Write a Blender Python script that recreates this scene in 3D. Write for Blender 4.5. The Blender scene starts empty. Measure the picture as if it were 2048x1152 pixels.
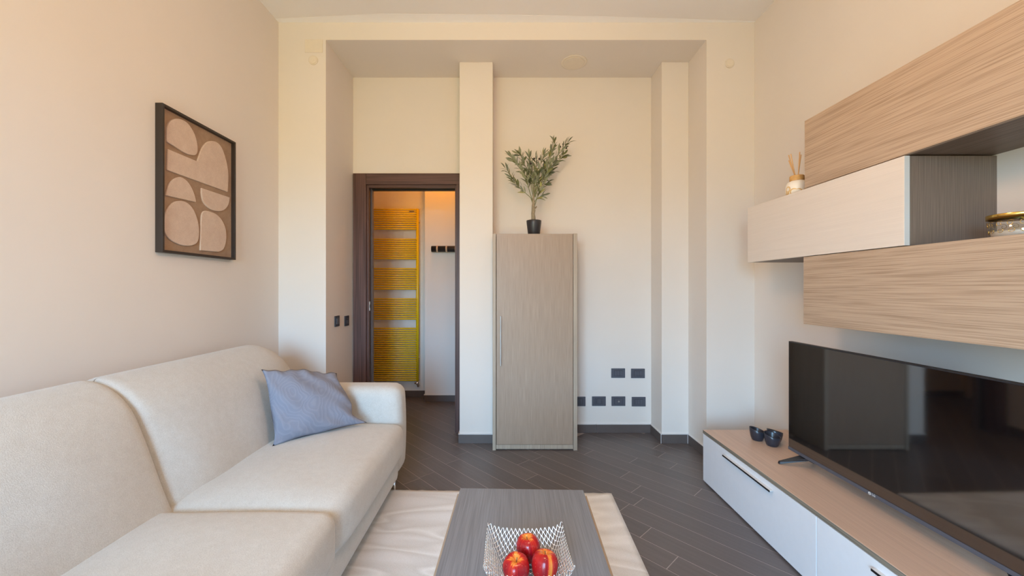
import bpy, math, random
from mathutils import Vector, noise

random.seed(7)
scene = bpy.context.scene
COL = scene.collection

# ------------------------------------------------------------------ camera
FPX = 785.0                                   # focal length for a 2048 px wide frame
cam_data = bpy.data.cameras.new('camera')
cam_data.sensor_fit = 'HORIZONTAL'
cam_data.sensor_width = 36.0
cam_data.lens = 36.0 * FPX / 2048.0
cam_data.shift_x = 12.0 / 2048.0
cam_data.shift_y = 2.0 / 2048.0
cam_data.clip_start = 0.02
cam = bpy.data.objects.new('camera', cam_data)
cam.location = (0, 0, 1.25)
cam.rotation_euler = (math.radians(90), 0, 0)
COL.objects.link(cam)
scene.camera = cam

# ------------------------------------------------------------------ sky, lamps, exposure
scene.view_settings.view_transform = 'Standard'
scene.view_settings.look = 'None'
scene.view_settings.gamma = 1.0
scene.view_settings.use_curve_mapping = False
scene.view_settings.exposure = -0.44

SKY_STRENGTH = 48.0
SKY_COL = (0.365, 0.67, 1.0, 1)
GROUND_COL = (0.245, 0.212, 0.08, 1)
LAMP_W, LAMP_COL = 49.0, (1.0, 0.58, 0.35)
HALL_W, HALL_COL = 11.0, (1.0, 0.34, 0.02)

world = bpy.data.worlds.new('sky')
scene.world = world
world.use_nodes = True
wn = world.node_tree
for n in list(wn.nodes):
    wn.nodes.remove(n)
w_out = wn.nodes.new('ShaderNodeOutputWorld')
w_bg = wn.nodes.new('ShaderNodeBackground')
w_tc = wn.nodes.new('ShaderNodeTexCoord')
w_sep = wn.nodes.new('ShaderNodeSeparateXYZ')
w_ramp = wn.nodes.new('ShaderNodeValToRGB')
w_map = wn.nodes.new('ShaderNodeMapRange')
w_map.inputs['From Min'].default_value = -1
w_map.inputs['From Max'].default_value = 1
wn.links.new(w_tc.outputs['Generated'], w_sep.inputs[0])
wn.links.new(w_sep.outputs['Z'], w_map.inputs['Value'])
wn.links.new(w_map.outputs[0], w_ramp.inputs['Fac'])
w_ramp.color_ramp.elements[0].position = 0.47
w_ramp.color_ramp.elements[0].color = GROUND_COL
w_ramp.color_ramp.elements[1].position = 0.53
w_ramp.color_ramp.elements[1].color = SKY_COL
wn.links.new(w_ramp.outputs['Color'], w_bg.inputs['Color'])
w_bg.inputs['Strength'].default_value = SKY_STRENGTH
wn.links.new(w_bg.outputs[0], w_out.inputs['Surface'])

WIN = (-1.50, -0.15, 0.05, 2.30)               # opening of the balcony window in the rear wall: x0 x1 z0 z1
REAR_Y = -1.7


def light(name, kind, loc, energy, color, size=0.1, rot=(0, 0, 0)):
    d = bpy.data.lights.new(name, kind)
    d.energy = energy
    d.color = color
    if kind == 'POINT':
        d.shadow_soft_size = size
    o = bpy.data.objects.new(name, d)
    o.location = loc
    o.rotation_euler = rot
    COL.objects.link(o)
    return o


pl = light('window_portal', 'AREA', ((WIN[0] + WIN[1]) / 2, REAR_Y - 0.02, (WIN[2] + WIN[3]) / 2), 1.0, (1, 1, 1), rot=(math.radians(90), 0, 0))
pl.data.shape = 'RECTANGLE'
pl.data.size = WIN[1] - WIN[0]
pl.data.size_y = WIN[3] - WIN[2]
pl.data.cycles.is_portal = True
light('room_lamp', 'POINT', (0.10, 1.15, 2.20), LAMP_W, LAMP_COL, 0.16)
light('hall_lamp', 'POINT', (-0.75, 4.0, 2.62), HALL_W, HALL_COL, 0.05)

# ------------------------------------------------------------------ helpers: colours and materials


def lin(r, g, b):
    def f(c):
        c /= 255.0
        return c / 12.92 if c <= 0.04045 else ((c + 0.055) / 1.055) ** 2.4
    return (f(r), f(g), f(b), 1.0)


class NT:
    def __init__(self, name):
        self.m = bpy.data.materials.new(name)
        self.m.use_nodes = True
        self.t = self.m.node_tree
        self.b = self.t.nodes['Principled BSDF']

    def n(self, kind, **kw):
        x = self.t.nodes.new(kind)
        for k, v in kw.items():
            if k in x.inputs:
                x.inputs[k].default_value = v
            else:
                setattr(x, k, v)
        return x

    def l(self, a, b):
        self.t.links.new(a, b)

    def coords(self, scale=(1, 1, 1), rot=(0, 0, 0)):
        tc = self.n('ShaderNodeTexCoord')
        mp = self.n('ShaderNodeMapping')
        mp.inputs['Scale'].default_value = scale
        mp.inputs['Rotation'].default_value = rot
        self.l(tc.outputs['Object'], mp.inputs['Vector'])
        return mp.outputs['Vector']

    def noise(self, vec, scale=1.0, detail=3.0, rough=0.5, dist=0.0):
        x = self.n('ShaderNodeTexNoise')
        x.inputs['Scale'].default_value = scale
        x.inputs['Detail'].default_value = detail
        x.inputs['Roughness'].default_value = rough
        x.inputs['Distortion'].default_value = dist
        self.l(vec, x.inputs['Vector'])
        return x.outputs['Fac']

    def ramp(self, fac, stops):
        r = self.n('ShaderNodeValToRGB')
        e = r.color_ramp.elements
        while len(e) < len(stops):
            e.new(0.5)
        for i, (p, c) in enumerate(stops):
            e[i].position = p
            e[i].color = c
        self.l(fac, r.inputs['Fac'])
        return r.outputs['Color']

    def mix(self, fac, a, b, blend='MIX'):
        x = self.n('ShaderNodeMix', data_type='RGBA', blend_type=blend)
        for key, v in ((0, fac), (6, a), (7, b)):
            if hasattr(v, 'is_output'):
                self.l(v, x.inputs[key])
            else:
                x.inputs[key].default_value = v
        return x.outputs[2]

    def bump(self, height, strength=0.2, dist=0.01):
        x = self.n('ShaderNodeBump')
        x.inputs['Strength'].default_value = strength
        x.inputs['Distance'].default_value = dist
        self.l(height, x.inputs['Height'])
        self.l(x.outputs['Normal'], self.b.inputs['Normal'])

    def col(self, c):
        if hasattr(c, 'is_output'):
            self.l(c, self.b.inputs['Base Color'])
        else:
            self.b.inputs['Base Color'].default_value = c

    def set(self, rough=0.5, metal=0.0, spec=0.5, **kw):
        self.b.inputs['Roughness'].default_value = rough
        self.b.inputs['Metallic'].default_value = metal
        self.b.inputs['Specular IOR Level'].default_value = spec
        for k, v in kw.items():
            self.b.inputs[k.replace('_', ' ')].default_value = v
        return self.m


def plain(name, c, rough=0.5, metal=0.0, spec=0.5, vary=0.06, vscale=30.0, bump=0.0):
    t = NT(name)
    v = t.coords()
    f = t.noise(v, vscale, 3)
    d = tuple(x * (1 - vary) for x in c[:3]) + (1,)
    e = tuple(min(1, x * (1 + vary)) for x in c[:3]) + (1,)
    t.col(t.ramp(f, [(0.3, d), (0.7, e)]))
    if bump:
        t.bump(t.noise(v, vscale * 8, 2), bump, 0.001)
    return t.set(rough, metal, spec)


def plaster(name, c, bump=0.06):
    t = NT(name)
    v = t.coords()
    f = t.noise(v, 1.7, 4, 0.55)
    a = tuple(x * 0.97 for x in c[:3]) + (1,)
    t.col(t.ramp(f, [(0.3, a), (0.7, c)]))
    t.bump(t.noise(v, 260, 3), bump, 0.002)
    return t.set(0.62, 0, 0.3)


def wood(name, light_c, dark_c, axis='Z', fine=170.0, along=2.2, rough=0.45, bump=0.12, spec=0.4, broad=0.1, lo=0.36, hi=0.64):
    t = NT(name)
    sc = [fine, fine, fine]
    sc['XYZ'.index(axis)] = along
    f1 = t.noise(t.coords(tuple(sc)), 1.0, 2, 0.5, 0.06)
    sc2 = [x * 0.12 for x in sc]
    sc2['XYZ'.index(axis)] = along * 0.5
    f2 = t.noise(t.coords(tuple(sc2)), 1.0, 2, 0.5, 0.1)
    c1 = t.ramp(f1, [(lo, dark_c), (hi, light_c)])
    g = 1 - broad
    c2 = t.ramp(f2, [(0.35, (g, g, g, 1)), (0.65, (1, 1, 1, 1))])
    t.col(t.mix(1.0, c1, c2, 'MULTIPLY'))
    t.bump(f1, bump, 0.002)
    return t.set(rough, 0, spec)


def fabric(name, c, c2, scale=420.0, bump=0.25, mott=9.0):
    t = NT(name)
    v = t.coords()
    f = t.noise(v, mott, 5, 0.65)
    g = t.noise(v, scale, 2, 0.7)
    base = t.ramp(f, [(0.3, c2), (0.7, c)])
    fine = t.ramp(g, [(0.3, (0.80, 0.79, 0.78, 1)), (0.65, (1, 1, 1, 1))])
    t.col(t.mix(1.0, base, fine, 'MULTIPLY'))
    t.bump(g, bump, 0.002)
    m = t.set(0.9, 0, 0.15)
    t.b.inputs['Sheen Weight'].default_value = 0.25
    t.b.inputs['Sheen Roughness'].default_value = 0.5
    return m


WALL_C = (0.80, 0.74, 0.68, 1)
M = {}
M['wall'] = plaster('cream_plaster', WALL_C)
M['hall_wall'] = plaster('hall_plaster', (0.80, 0.77, 0.74, 1))
M['ceiling'] = plaster('ceiling_paint', (0.88, 0.86, 0.85, 1), 0.03)
M['ceiling_band'] = plaster('white_ceiling_paint', (0.97, 0.97, 0.98, 1), 0.03)
M['cover'] = plain('painted_cover', (0.79, 0.71, 0.60, 1), 0.5, vary=0.02)
M['grout'] = plain('grout', lin(176, 166, 162), 0.9, vary=0.08)
M['skirting'] = plain('skirting_tile', lin(96, 86, 82), 0.4, vary=0.06, vscale=12)
M['sealant'] = plain('white_sealant', lin(222, 220, 220), 0.6, vary=0.02)

t = NT('floor_tile')
oi = t.n('ShaderNodeObjectInfo')
va = t.coords((4, 60, 4))
f = t.noise(va, 1.0, 3)
base = t.ramp(f, [(0.3, lin(96, 90, 89)), (0.7, lin(105, 99, 98))])
rv = t.ramp(oi.outputs['Random'], [(0.0, (0.90, 0.90, 0.91, 1)), (1.0, (1.08, 1.06, 1.05, 1))])
t.col(t.mix(1.0, base, rv, 'MULTIPLY'))
t.bump(t.noise(t.coords((60, 300, 60)), 1.0, 2), 0.05, 0.001)
M['tile'] = t.set(0.36, 0, 0.5)

M['wenge'] = wood('wenge_wood', lin(104, 74, 66), lin(76, 52, 47), 'Z', 120, 2, 0.45, 0.1)
M['wenge_h'] = wood('wenge_wood_flat', lin(104, 74, 66), lin(76, 52, 47), 'X', 120, 2, 0.45, 0.1)
M['seal'] = plain('black_rubber', lin(28, 24, 24), 0.6)
M['gasket'] = plain('grey_gasket', lin(108, 102, 106), 0.5)

M['wardrobe'] = wood('wardrobe_wood', lin(172, 152, 133), lin(158, 138, 120), 'Z', 380, 6.0, 0.4, 0.04, broad=0.05)
M['wardrobe_side'] = wood('wardrobe_side_wood', lin(182, 168, 150), lin(166, 151, 134), 'Z', 190, 3, 0.45, 0.04, broad=0.04)
M['oak_panel'] = wood('ribbed_oak', lin(192, 168, 145), lin(160, 136, 114), 'Y', 430, 4.0, 0.5, 0.3, broad=0.05, lo=0.33, hi=0.55)
M['oak_top'] = wood('oak_top', lin(215, 188, 168), lin(204, 175, 155), 'Y', 420, 3.0, 0.38, 0.06, broad=0.08)
M['oak_edge'] = wood('oak_edge', lin(150, 140, 124), lin(112, 104, 92), 'Y', 300, 3.0, 0.5, 0.1)
M['white_front'] = wood('white_oak_front', lin(226, 216, 206), lin(221, 211, 201), 'Y', 420, 3, 0.45, 0.04, broad=0.02)
M['dark_oak'] = wood('dark_oak', lin(140, 124, 111), lin(120, 105, 94), 'Z', 480, 5, 0.5, 0.08, broad=0.05)
M['dark_oak_flat'] = wood('dark_oak_flat', lin(132, 112, 98), lin(108, 90, 78), 'Y', 220, 3, 0.45, 0.06, broad=0.1)
M['lacquer'] = plain('white_lacquer', lin(233, 234, 238), 0.25, vary=0.01)
M['edge_white'] = plain('white_edge', lin(214, 216, 216), 0.4, vary=0.01)
M['steel'] = plain('brushed_steel', (0.72, 0.71, 0.69, 1), 0.28, 1.0)
M['wire'] = plain('silver_wire', (0.93, 0.93, 0.94, 1), 0.3, 1.0, vary=0.02)
M['dull_steel'] = plain('dull_steel', (0.40, 0.38, 0.36, 1), 0.5, 0.8)
M['chrome'] = plain('chrome', (0.86, 0.86, 0.87, 1), 0.12, 1.0, vary=0.02)
M['table'] = wood('grey_wood', lin(134, 139, 147), lin(117, 121, 128), 'Y', 420, 5.0, 0.35, 0.05, broad=0.06)
M['table_edge'] = plain('beige_edge', lin(172, 156, 138), 0.5)
M['dark_metal'] = plain('dark_metal', lin(40, 38, 38), 0.4, 0.6)
M['black_plastic'] = plain('black_plastic', lin(36, 37, 42), 0.42, vary=0.04)
M['socket'] = plain('anthracite_plastic', lin(82, 84, 93), 0.45, vary=0.04)
M['socket_dark'] = plain('dark_anthracite', lin(52, 54, 62), 0.5, vary=0.04)
M['black_frame'] = plain('black_frame_wood', lin(50, 40, 34), 0.5)
M['felt'] = fabric('taupe_felt', lin(176, 146, 118), lin(158, 128, 102), 500, 0.2, 20)
M['relief'] = fabric('pale_relief', lin(222, 198, 178), lin(210, 184, 164), 500, 0.15, 20)
M['sofa'] = fabric('sofa_chenille', lin(214, 212, 207), lin(207, 204, 198), 380, 0.35, 30)
M['radiator'] = plain('yellow_enamel', (0.86, 0.60, 0.015, 1), 0.25, vary=0.02)
M['badge_grey'] = plain('grey_badge', lin(120, 100, 60), 0.4)
M['pot'] = plain('black_pot', lin(44, 43, 47), 0.35)
M['soil'] = plain('soil', lin(70, 60, 50), 0.95, vary=0.4, vscale=90)
M['bark'] = plain('pale_bark', lin(150, 136, 112), 0.85, vary=0.25, vscale=60, bump=0.4)
M['twig'] = plain('green_twig', lin(126, 130, 84), 0.7, vary=0.15)
M['olive'] = plain('black_olive', lin(52, 34, 38), 0.3)
M['bowl_black'] = plain('black_ceramic', lin(48, 50, 60), 0.3)
M['cork'] = plain('cork_collar', lin(206, 160, 98), 0.7, vary=0.12, vscale=70)
M['reed'] = plain('reed_stick', lin(222, 178, 124), 0.6, vary=0.1)
M['gold'] = plain('gold_metal', (0.86, 0.58, 0.16, 1), 0.2, 1.0)
M['wax'] = plain('candle_wax', lin(236, 226, 212), 0.5)
M['stem'] = plain('apple_stem', lin(110, 96, 50), 0.8)
M['beige_ring'] = plain('beige_ring', lin(206, 182, 158), 0.35)

t = NT('olive_leaf')
geo = t.n('ShaderNodeNewGeometry')
oi = t.n('ShaderNodeObjectInfo')
front = t.ramp(oi.outputs['Random'], [(0.0, lin(78, 88, 62)), (0.55, lin(104, 112, 74)), (0.85, lin(132, 136, 88)), (1.0, lin(168, 164, 100))])
back = t.ramp(oi.outputs['Random'], [(0.0, lin(118, 124, 104)), (1.0, lin(146, 150, 120))])
t.col(t.mix(geo.outputs['Backfacing'], front, back))
M['leaf'] = t.set(0.55, 0, 0.3)

t = NT('apple_skin')
v = t.coords()
sep = t.n('ShaderNodeSeparateXYZ')
t.l(v, sep.inputs[0])
flat = t.n('ShaderNodeVectorMath', operation='MULTIPLY')
flat.inputs[1].default_value = (1, 1, 0)
t.l(v, flat.inputs[0])
nrmz = t.n('ShaderNodeVectorMath', operation='NORMALIZE')
t.l(flat.outputs[0], nrmz.inputs[0])
rad = t.n('ShaderNodeVectorMath', operation='LENGTH')
t.l(flat.outputs[0], rad.inputs[0])
rng = t.n('ShaderNodeVectorMath', operation='MULTIPLY_ADD')      # a little random start per apple
oi = t.n('ShaderNodeObjectInfo')
t.l(oi.outputs['Random'], rng.inputs[0])
rng.inputs[1].default_value = (9, 9, 9)
t.l(nrmz.outputs[0], rng.inputs[2])
streak = t.noise(rng.outputs[0], 9.0, 4, 0.65)
patch = t.noise(rng.outputs[0], 1.3, 2, 0.5)
top_ = t.n('ShaderNodeMapRange')
top_.inputs['From Min'].default_value = 0.045
top_.inputs['From Max'].default_value = 0.072
t.l(sep.outputs['Z'], top_.inputs['Value'])
inn = t.n('ShaderNodeMapRange')
inn.inputs['From Min'].default_value = 0.030
inn.inputs['From Max'].default_value = 0.006
t.l(rad.outputs['Value'], inn.inputs['Value'])
m1 = t.n('ShaderNodeMath', operation='MULTIPLY')
t.l(top_.outputs[0], m1.inputs[0])
t.l(inn.outputs[0], m1.inputs[1])
ad = t.n('ShaderNodeMath', operation='MULTIPLY_ADD')
t.l(m1.outputs[0], ad.inputs[0])
ad.inputs[1].default_value = 0.36
t.l(patch, ad.inputs[2])
ad2 = t.n('ShaderNodeMath', operation='MULTIPLY_ADD')
t.l(streak, ad2.inputs[0])
ad2.inputs[1].default_value = 0.62
t.l(ad.outputs[0], ad2.inputs[2])
skin = t.ramp(ad2.outputs[0], [(0.66, (0.28, 0.004, 0.012, 1)), (0.90, (0.50, 0.012, 0.012, 1)), (0.98, (0.66, 0.06, 0.015, 1)), (1.0, (0.78, 0.26, 0.04, 1))])
dots = t.n('ShaderNodeTexVoronoi')
dots.inputs['Scale'].default_value = 150
t.l(v, dots.inputs['Vector'])
dm = t.ramp(dots.outputs['Distance'], [(0.10, (1, 1, 1, 1)), (0.16, (0, 0, 0, 1))])
t.col(t.mix(t.mix(1.0, dm, (0.28, 0.28, 0.28, 1), 'MULTIPLY'), skin, (0.9, 0.55, 0.3, 1)))
M['apple'] = t.set(0.22, 0, 0.5)

t = NT('tv_screen')
t.col((0.004, 0.004, 0.005, 1))
M['screen'] = t.set(0.05, 0, 0.5, IOR=2.4)

t = NT('rug_pile')
v = t.coords()
w = t.noise(t.coords((0.8, 2.6, 1), (0, 0, -0.62)), 1.5, 2, 0.45, 0.45)
veins = t.ramp(w, [(0.36, lin(246, 247, 248)), (0.45, lin(232, 231, 229)), (0.49, lin(253, 254, 254)), (0.56, lin(233, 232, 230)), (0.63, lin(248, 249, 250))])
fine = t.noise(t.coords((300, 420, 40)), 1.0, 2)
fr = t.ramp(fine, [(0.3, (0.90, 0.90, 0.90, 1)), (0.7, (1, 1, 1, 1))])
t.col(t.mix(1.0, veins, fr, 'MULTIPLY'))
t.bump(fine, 0.5, 0.003)
M['rug'] = t.set(0.95, 0, 0.1)

t = NT('cushion_cloth')
v = t.coords()
vor = t.n('ShaderNodeTexVoronoi')
vor.inputs['Scale'].default_value = 5.0
vor.inputs['Randomness'].default_value = 0.9
cn = t.n('ShaderNodeTexNoise')
cn.inputs['Scale'].default_value = 6.0
t.l(v, cn.inputs['Vector'])
cm = t.n('ShaderNodeVectorMath', operation='MULTIPLY_ADD')
t.l(cn.outputs['Color'], cm.inputs[0])
cm.inputs[1].default_value = (0.16, 0.16, 0.16)
t.l(t.coords((1.0, 1.0, 0.55), (0.5, 0.3, 0.2)), cm.inputs[2])
t.l(cm.outputs[0], vor.inputs['Vector'])
wave = t.n('ShaderNodeMath', operation='SINE')
mul = t.n('ShaderNodeMath', operation='MULTIPLY')
mul.inputs[1].default_value = 70.0
t.l(vor.outputs['Distance'], mul.inputs[0])
t.l(mul.outputs[0], wave.inputs[0])
fn = t.noise(v, 300, 2)
add = t.n('ShaderNodeMath', operation='MULTIPLY_ADD')
add.inputs[1].default_value = 0.5
t.l(wave.outputs[0], add.inputs[0])
t.l(fn, add.inputs[2])
cl = t.ramp(wave.outputs[0], [(0.0, lin(133, 136, 150)), (1.0, lin(139, 142, 155))])
t.col(cl)
t.bump(add.outputs[0], 0.28, 0.002)
M['cushion'] = t.set(0.9, 0, 0.15)

t = NT('diffuser_ceramic')
v = t.coords()
vor = t.n('ShaderNodeTexVoronoi')
vor.inputs['Scale'].default_value = 26.0
t.l(v, vor.inputs['Vector'])
t.col(t.ramp(vor.outputs['Distance'], [(0.30, lin(238, 230, 218)), (0.40, lin(214, 176, 110)), (0.47, lin(214, 176, 110)), (0.52, lin(240, 233, 222))]))
M['diffuser'] = t.set(0.35)

t = NT('clear_glass')
tr_ = t.n('ShaderNodeBsdfTransparent')
gl_ = t.n('ShaderNodeBsdfGlossy')
gl_.inputs['Roughness'].default_value = 0.05
tr_.inputs['Color'].default_value = (0.95, 0.96, 0.96, 1)
mx = t.n('ShaderNodeMixShader')
mx.inputs[0].default_value = 0.09
t.l(tr_.outputs[0], mx.inputs[1])
t.l(gl_.outputs[0], mx.inputs[2])
t.l(mx.outputs[0], t.t.nodes['Material Output'].inputs['Surface'])
M['glass'] = t.m


# ------------------------------------------------------------------ helpers: geometry
OFF = {}


class MB:
    """collects polygons; build() links them as one mesh object"""

    def __init__(self):
        self.v, self.f, self.sm = [], [], []

    def poly(self, pts, smooth=False):
        i = len(self.v)
        self.v += [tuple(p) for p in pts]
        self.f.append(tuple(range(i, i + len(pts))))
        self.sm.append(smooth)
        return self

    def box(self, x0, x1, y0, y1, z0, z1):
        i = len(self.v)
        self.v += [(x0, y0, z0), (x1, y0, z0), (x1, y1, z0), (x0, y1, z0), (x0, y0, z1), (x1, y0, z1), (x1, y1, z1), (x0, y1, z1)]
        for q in ((3, 2, 1, 0), (4, 5, 6, 7), (0, 1, 5, 4), (1, 2, 6, 5), (2, 3, 7, 6), (3, 0, 4, 7)):
            self.f.append(tuple(i + k for k in q))
            self.sm.append(False)
        return self

    def prism(self, pts, vec, smooth_sides=False):
        """closed outline (counter-clockwise seen against vec) pushed along vec"""
        i, n = len(self.v), len(pts)
        vec = Vector(vec)
        self.v += [tuple(p) for p in pts] + [tuple(Vector(p) + vec) for p in pts]
        self.f.append(tuple(i + k for k in reversed(range(n))))
        self.f.append(tuple(i + n + k for k in range(n)))
        self.sm += [False, False]
        for k in range(n):
            j = (k + 1) % n
            self.f.append((i + k, i + j, i + n + j, i + n + k))
            self.sm.append(smooth_sides)
        return self

    def tube(self, path, rad, seg=8, caps=True):
        P = [Vector(p) for p in path]
        R = rad if isinstance(rad, (list, tuple)) else [rad] * len(P)
        i0 = len(self.v)
        up = None
        for k, p in enumerate(P):
            d = (P[min(k + 1, len(P) - 1)] - P[max(k - 1, 0)]).normalized()
            if up is None:
                a = Vector((0, 0, 1)) if abs(d.z) < 0.9 else Vector((1, 0, 0))
                up = (a - d * a.dot(d)).normalized()
            else:
                up = (up - d * up.dot(d)).normalized()
            s = d.cross(up)
            for q in range(seg):
                a = 2 * math.pi * q / seg
                self.v.append(tuple(p + (up * math.cos(a) + s * math.sin(a)) * R[k]))
        for k in range(len(P) - 1):
            for q in range(seg):
                a, b = i0 + k * seg + q, i0 + k * seg + (q + 1) % seg
                self.f.append((a, b, b + seg, a + seg))
                self.sm.append(True)
        if caps:
            self.f.append(tuple(i0 + q for q in reversed(range(seg))))
            self.f.append(tuple(i0 + (len(P) - 1) * seg + q for q in range(seg)))
            self.sm += [False, False]
        return self

    def lathe(self, prof, c=(0, 0, 0), seg=32, zf=None, rf=None):
        """profile of (radius, z) turned about the vertical through c"""
        i0 = len(self.v)
        for r, z in prof:
            for q in range(seg):
                a = 2 * math.pi * q / seg
                rr = r * (rf(a, z) if rf else 1)
                zz = zf(a, r, z) if zf else z
                self.v.append((c[0] + rr * math.cos(a), c[1] + rr * math.sin(a), c[2] + zz))
        for k in range(len(prof) - 1):
            for q in range(seg):
                a, b = i0 + k * seg + q, i0 + k * seg + (q + 1) % seg
                self.f.append((a, b, b + seg, a + seg))
                self.sm.append(True)
        if prof[0][0] > 1e-5:
            self.f.append(tuple(i0 + q for q in reversed(range(seg))))
            self.sm.append(False)
        if prof[-1][0] > 1e-5:
            self.f.append(tuple(i0 + (len(prof) - 1) * seg + q for q in range(seg)))
            self.sm.append(False)
        return self

    def soft(self, x0, x1, y0, y1, z0, z1, r, n=(16, 24, 12), fn=None):
        """rounded box on a dense lattice, reshaped by fn(point, normalised coords)"""
        cx, cy, cz = (x0 + x1) / 2, (y0 + y1) / 2, (z0 + z1) / 2
        h = Vector(((x1 - x0) / 2, (y1 - y0) / 2, (z1 - z0) / 2))
        idx = {}

        def lat(i, N):
            return math.sin(math.pi / 2 * (2.0 * i / N - 1))

        def vert(key):
            if key in idx:
                return idx[key]
            tt = Vector((lat(key[0], n[0]), lat(key[1], n[1]), lat(key[2], n[2])))
            p = Vector((tt.x * h.x, tt.y * h.y, tt.z * h.z))
            inner = Vector([max(-(h[k] - r), min(h[k] - r, p[k])) for k in range(3)])
            d = p - inner
            if d.length > 1e-9:
                p = inner + d.normalized() * r
            p = Vector((p.x + cx, p.y + cy, p.z + cz))
            if fn:
                p = fn(p, tt)
            idx[key] = len(self.v)
            self.v.append(tuple(p))
            return idx[key]

        def quad(a, b, c, d):
            self.f.append((vert(a), vert(b), vert(c), vert(d)))
            self.sm.append(True)
        X, Y, Z = n
        for i in range(X):
            for j in range(Y):
                quad((i, j, Z), (i + 1, j, Z), (i + 1, j + 1, Z), (i, j + 1, Z))
                quad((i, j + 1, 0), (i + 1, j + 1, 0), (i + 1, j, 0), (i, j, 0))
        for i in range(X):
            for k in range(Z):
                quad((i, 0, k), (i + 1, 0, k), (i + 1, 0, k + 1), (i, 0, k + 1))
                quad((i + 1, Y, k), (i, Y, k), (i, Y, k + 1), (i + 1, Y, k + 1))
        for j in range(Y):
            for k in range(Z):
                quad((0, j + 1, k), (0, j, k), (0, j, k + 1), (0, j + 1, k + 1))
                quad((X, j, k), (X, j + 1, k), (X, j + 1, k + 1), (X, j, k + 1))
        return self

    def mesh(self, name, off=(0, 0, 0)):
        me = bpy.data.meshes.new(name)
        me.from_pydata([(a - off[0], b - off[1], c - off[2]) for a, b, c in self.v], [], self.f)
        me.polygons.foreach_set('use_smooth', self.sm)
        me.update()
        return me

    def build(self, name, mat, parent=None, bevel=0.0, loc=None, seg=2):
        """parent: coordinates given in world, unless the parent is turned (then local, see OFF)"""
        if parent is not None:
            off = OFF[parent.name]
            if loc is not None:
                off = loc
            me = self.mesh(name, off)
        else:
            off = loc if loc is not None else (0, 0, 0)
            me = self.mesh(name, off)
        o = bpy.data.objects.new(name, me)
        me.materials.append(mat)
        COL.objects.link(o)
        if parent is not None:
            o.parent = parent
            b = OFF[parent.name]
            o.location = (off[0] - b[0], off[1] - b[1], off[2] - b[2])
        else:
            o.location = off
        OFF[o.name] = tuple(off)
        if bevel:
            bm = o.modifiers.new('bevel', 'BEVEL')
            bm.width = bevel
            bm.segments = seg
            bm.limit_method = 'ANGLE'
        return o


def tag(o, label=None, cat=None, group=None, kind=None):
    if label:
        o['label'] = label
    if cat:
        o['category'] = cat
    if group:
        o['group'] = group
    if kind:
        o['kind'] = kind
    return o


def thing(name, label, cat, loc, group=None, rotz=0.0, local=False):
    o = bpy.data.objects.new(name, None)
    o.empty_display_size = 0.1
    o.location = loc
    o.rotation_euler = (0, 0, rotz)
    COL.objects.link(o)
    OFF[o.name] = (0, 0, 0) if local else tuple(loc)
    return tag(o, label, cat, group)


def struct(name, mb, mat, label=None, bevel=0.0, loc=None):
    return tag(mb.build(name, mat, None, bevel, loc), label, None, None, 'structure')


def spline(pts, per=6):
    """closed outline through (x, y, corner) points; Catmull-Rom except at corners"""
    out = []
    n = len(pts)
    for i in range(n):
        p0, p1, p2, p3 = pts[i - 1], pts[i], pts[(i + 1) % n], pts[(i + 2) % n]
        if p1[2] and p2[2]:
            out.append((p1[0], p1[1]))
            continue
        a = p1 if p1[2] else p0
        d = p2 if p2[2] else p3
        for k in range(per):
            s = k / per
            q = []
            for c in (0, 1):
                q.append(0.5 * (2 * p1[c] + (p2[c] - a[c]) * s + (2 * a[c] - 5 * p1[c] + 4 * p2[c] - d[c]) * s * s + (3 * p1[c] - a[c] - 3 * p2[c] + d[c]) * s ** 3))
            out.append(tuple(q))
    return out


# ------------------------------------------------------------------ the room
XL, XR = -1.683, 1.838                        # side walls
YF, YB = 2.903, 3.42                          # front plane of the recess, back of the recess
NL, NR = -1.332, 1.483                        # recess sides
ZC, ZN = 3.222, 3.092                         # ceiling, soffit of the recess
HB = 4.56                                     # far wall of the hall
DX0, DX1, DZ = -1.212, -0.43, 2.156           # door opening

fl = struct('floor', MB().box(-2.45, 2.0, REAR_Y - 0.12, 4.7, -0.08, -0.0008), M['grout'])
# floor tiles: long rectangular tiles laid on the diagonal
TH = math.radians(-47)
tu = Vector((math.cos(TH), math.sin(TH)))
tv = Vector((-tu.y, tu.x))
TL, TW, TG = 0.805, 0.1221, 0.0038
known = {0: -2.295, 2: -2.344, 3: -0.793, 4: -0.985, 5: -1.18, 6: -1.156, 7: -1.24, 8: -1.388, 9: -0.96, 10: -1.46, 11: -1.22, 12: -1.363, 13: -1.465}
R0 = (-2.3, 1.838, 0.1, 4.56)


def clip(poly, keep):
    out = []
    for i in range(len(poly)):
        a, b = poly[i - 1], poly[i]
        ka, kb = keep(a), keep(b)
        if ka * kb < 0:
            s = ka / (ka - kb)
            out.append((a[0] + (b[0] - a[0]) * s, a[1] + (b[1] - a[1]) * s))
        if kb >= 0:
            out.append(b)
    return out


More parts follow.
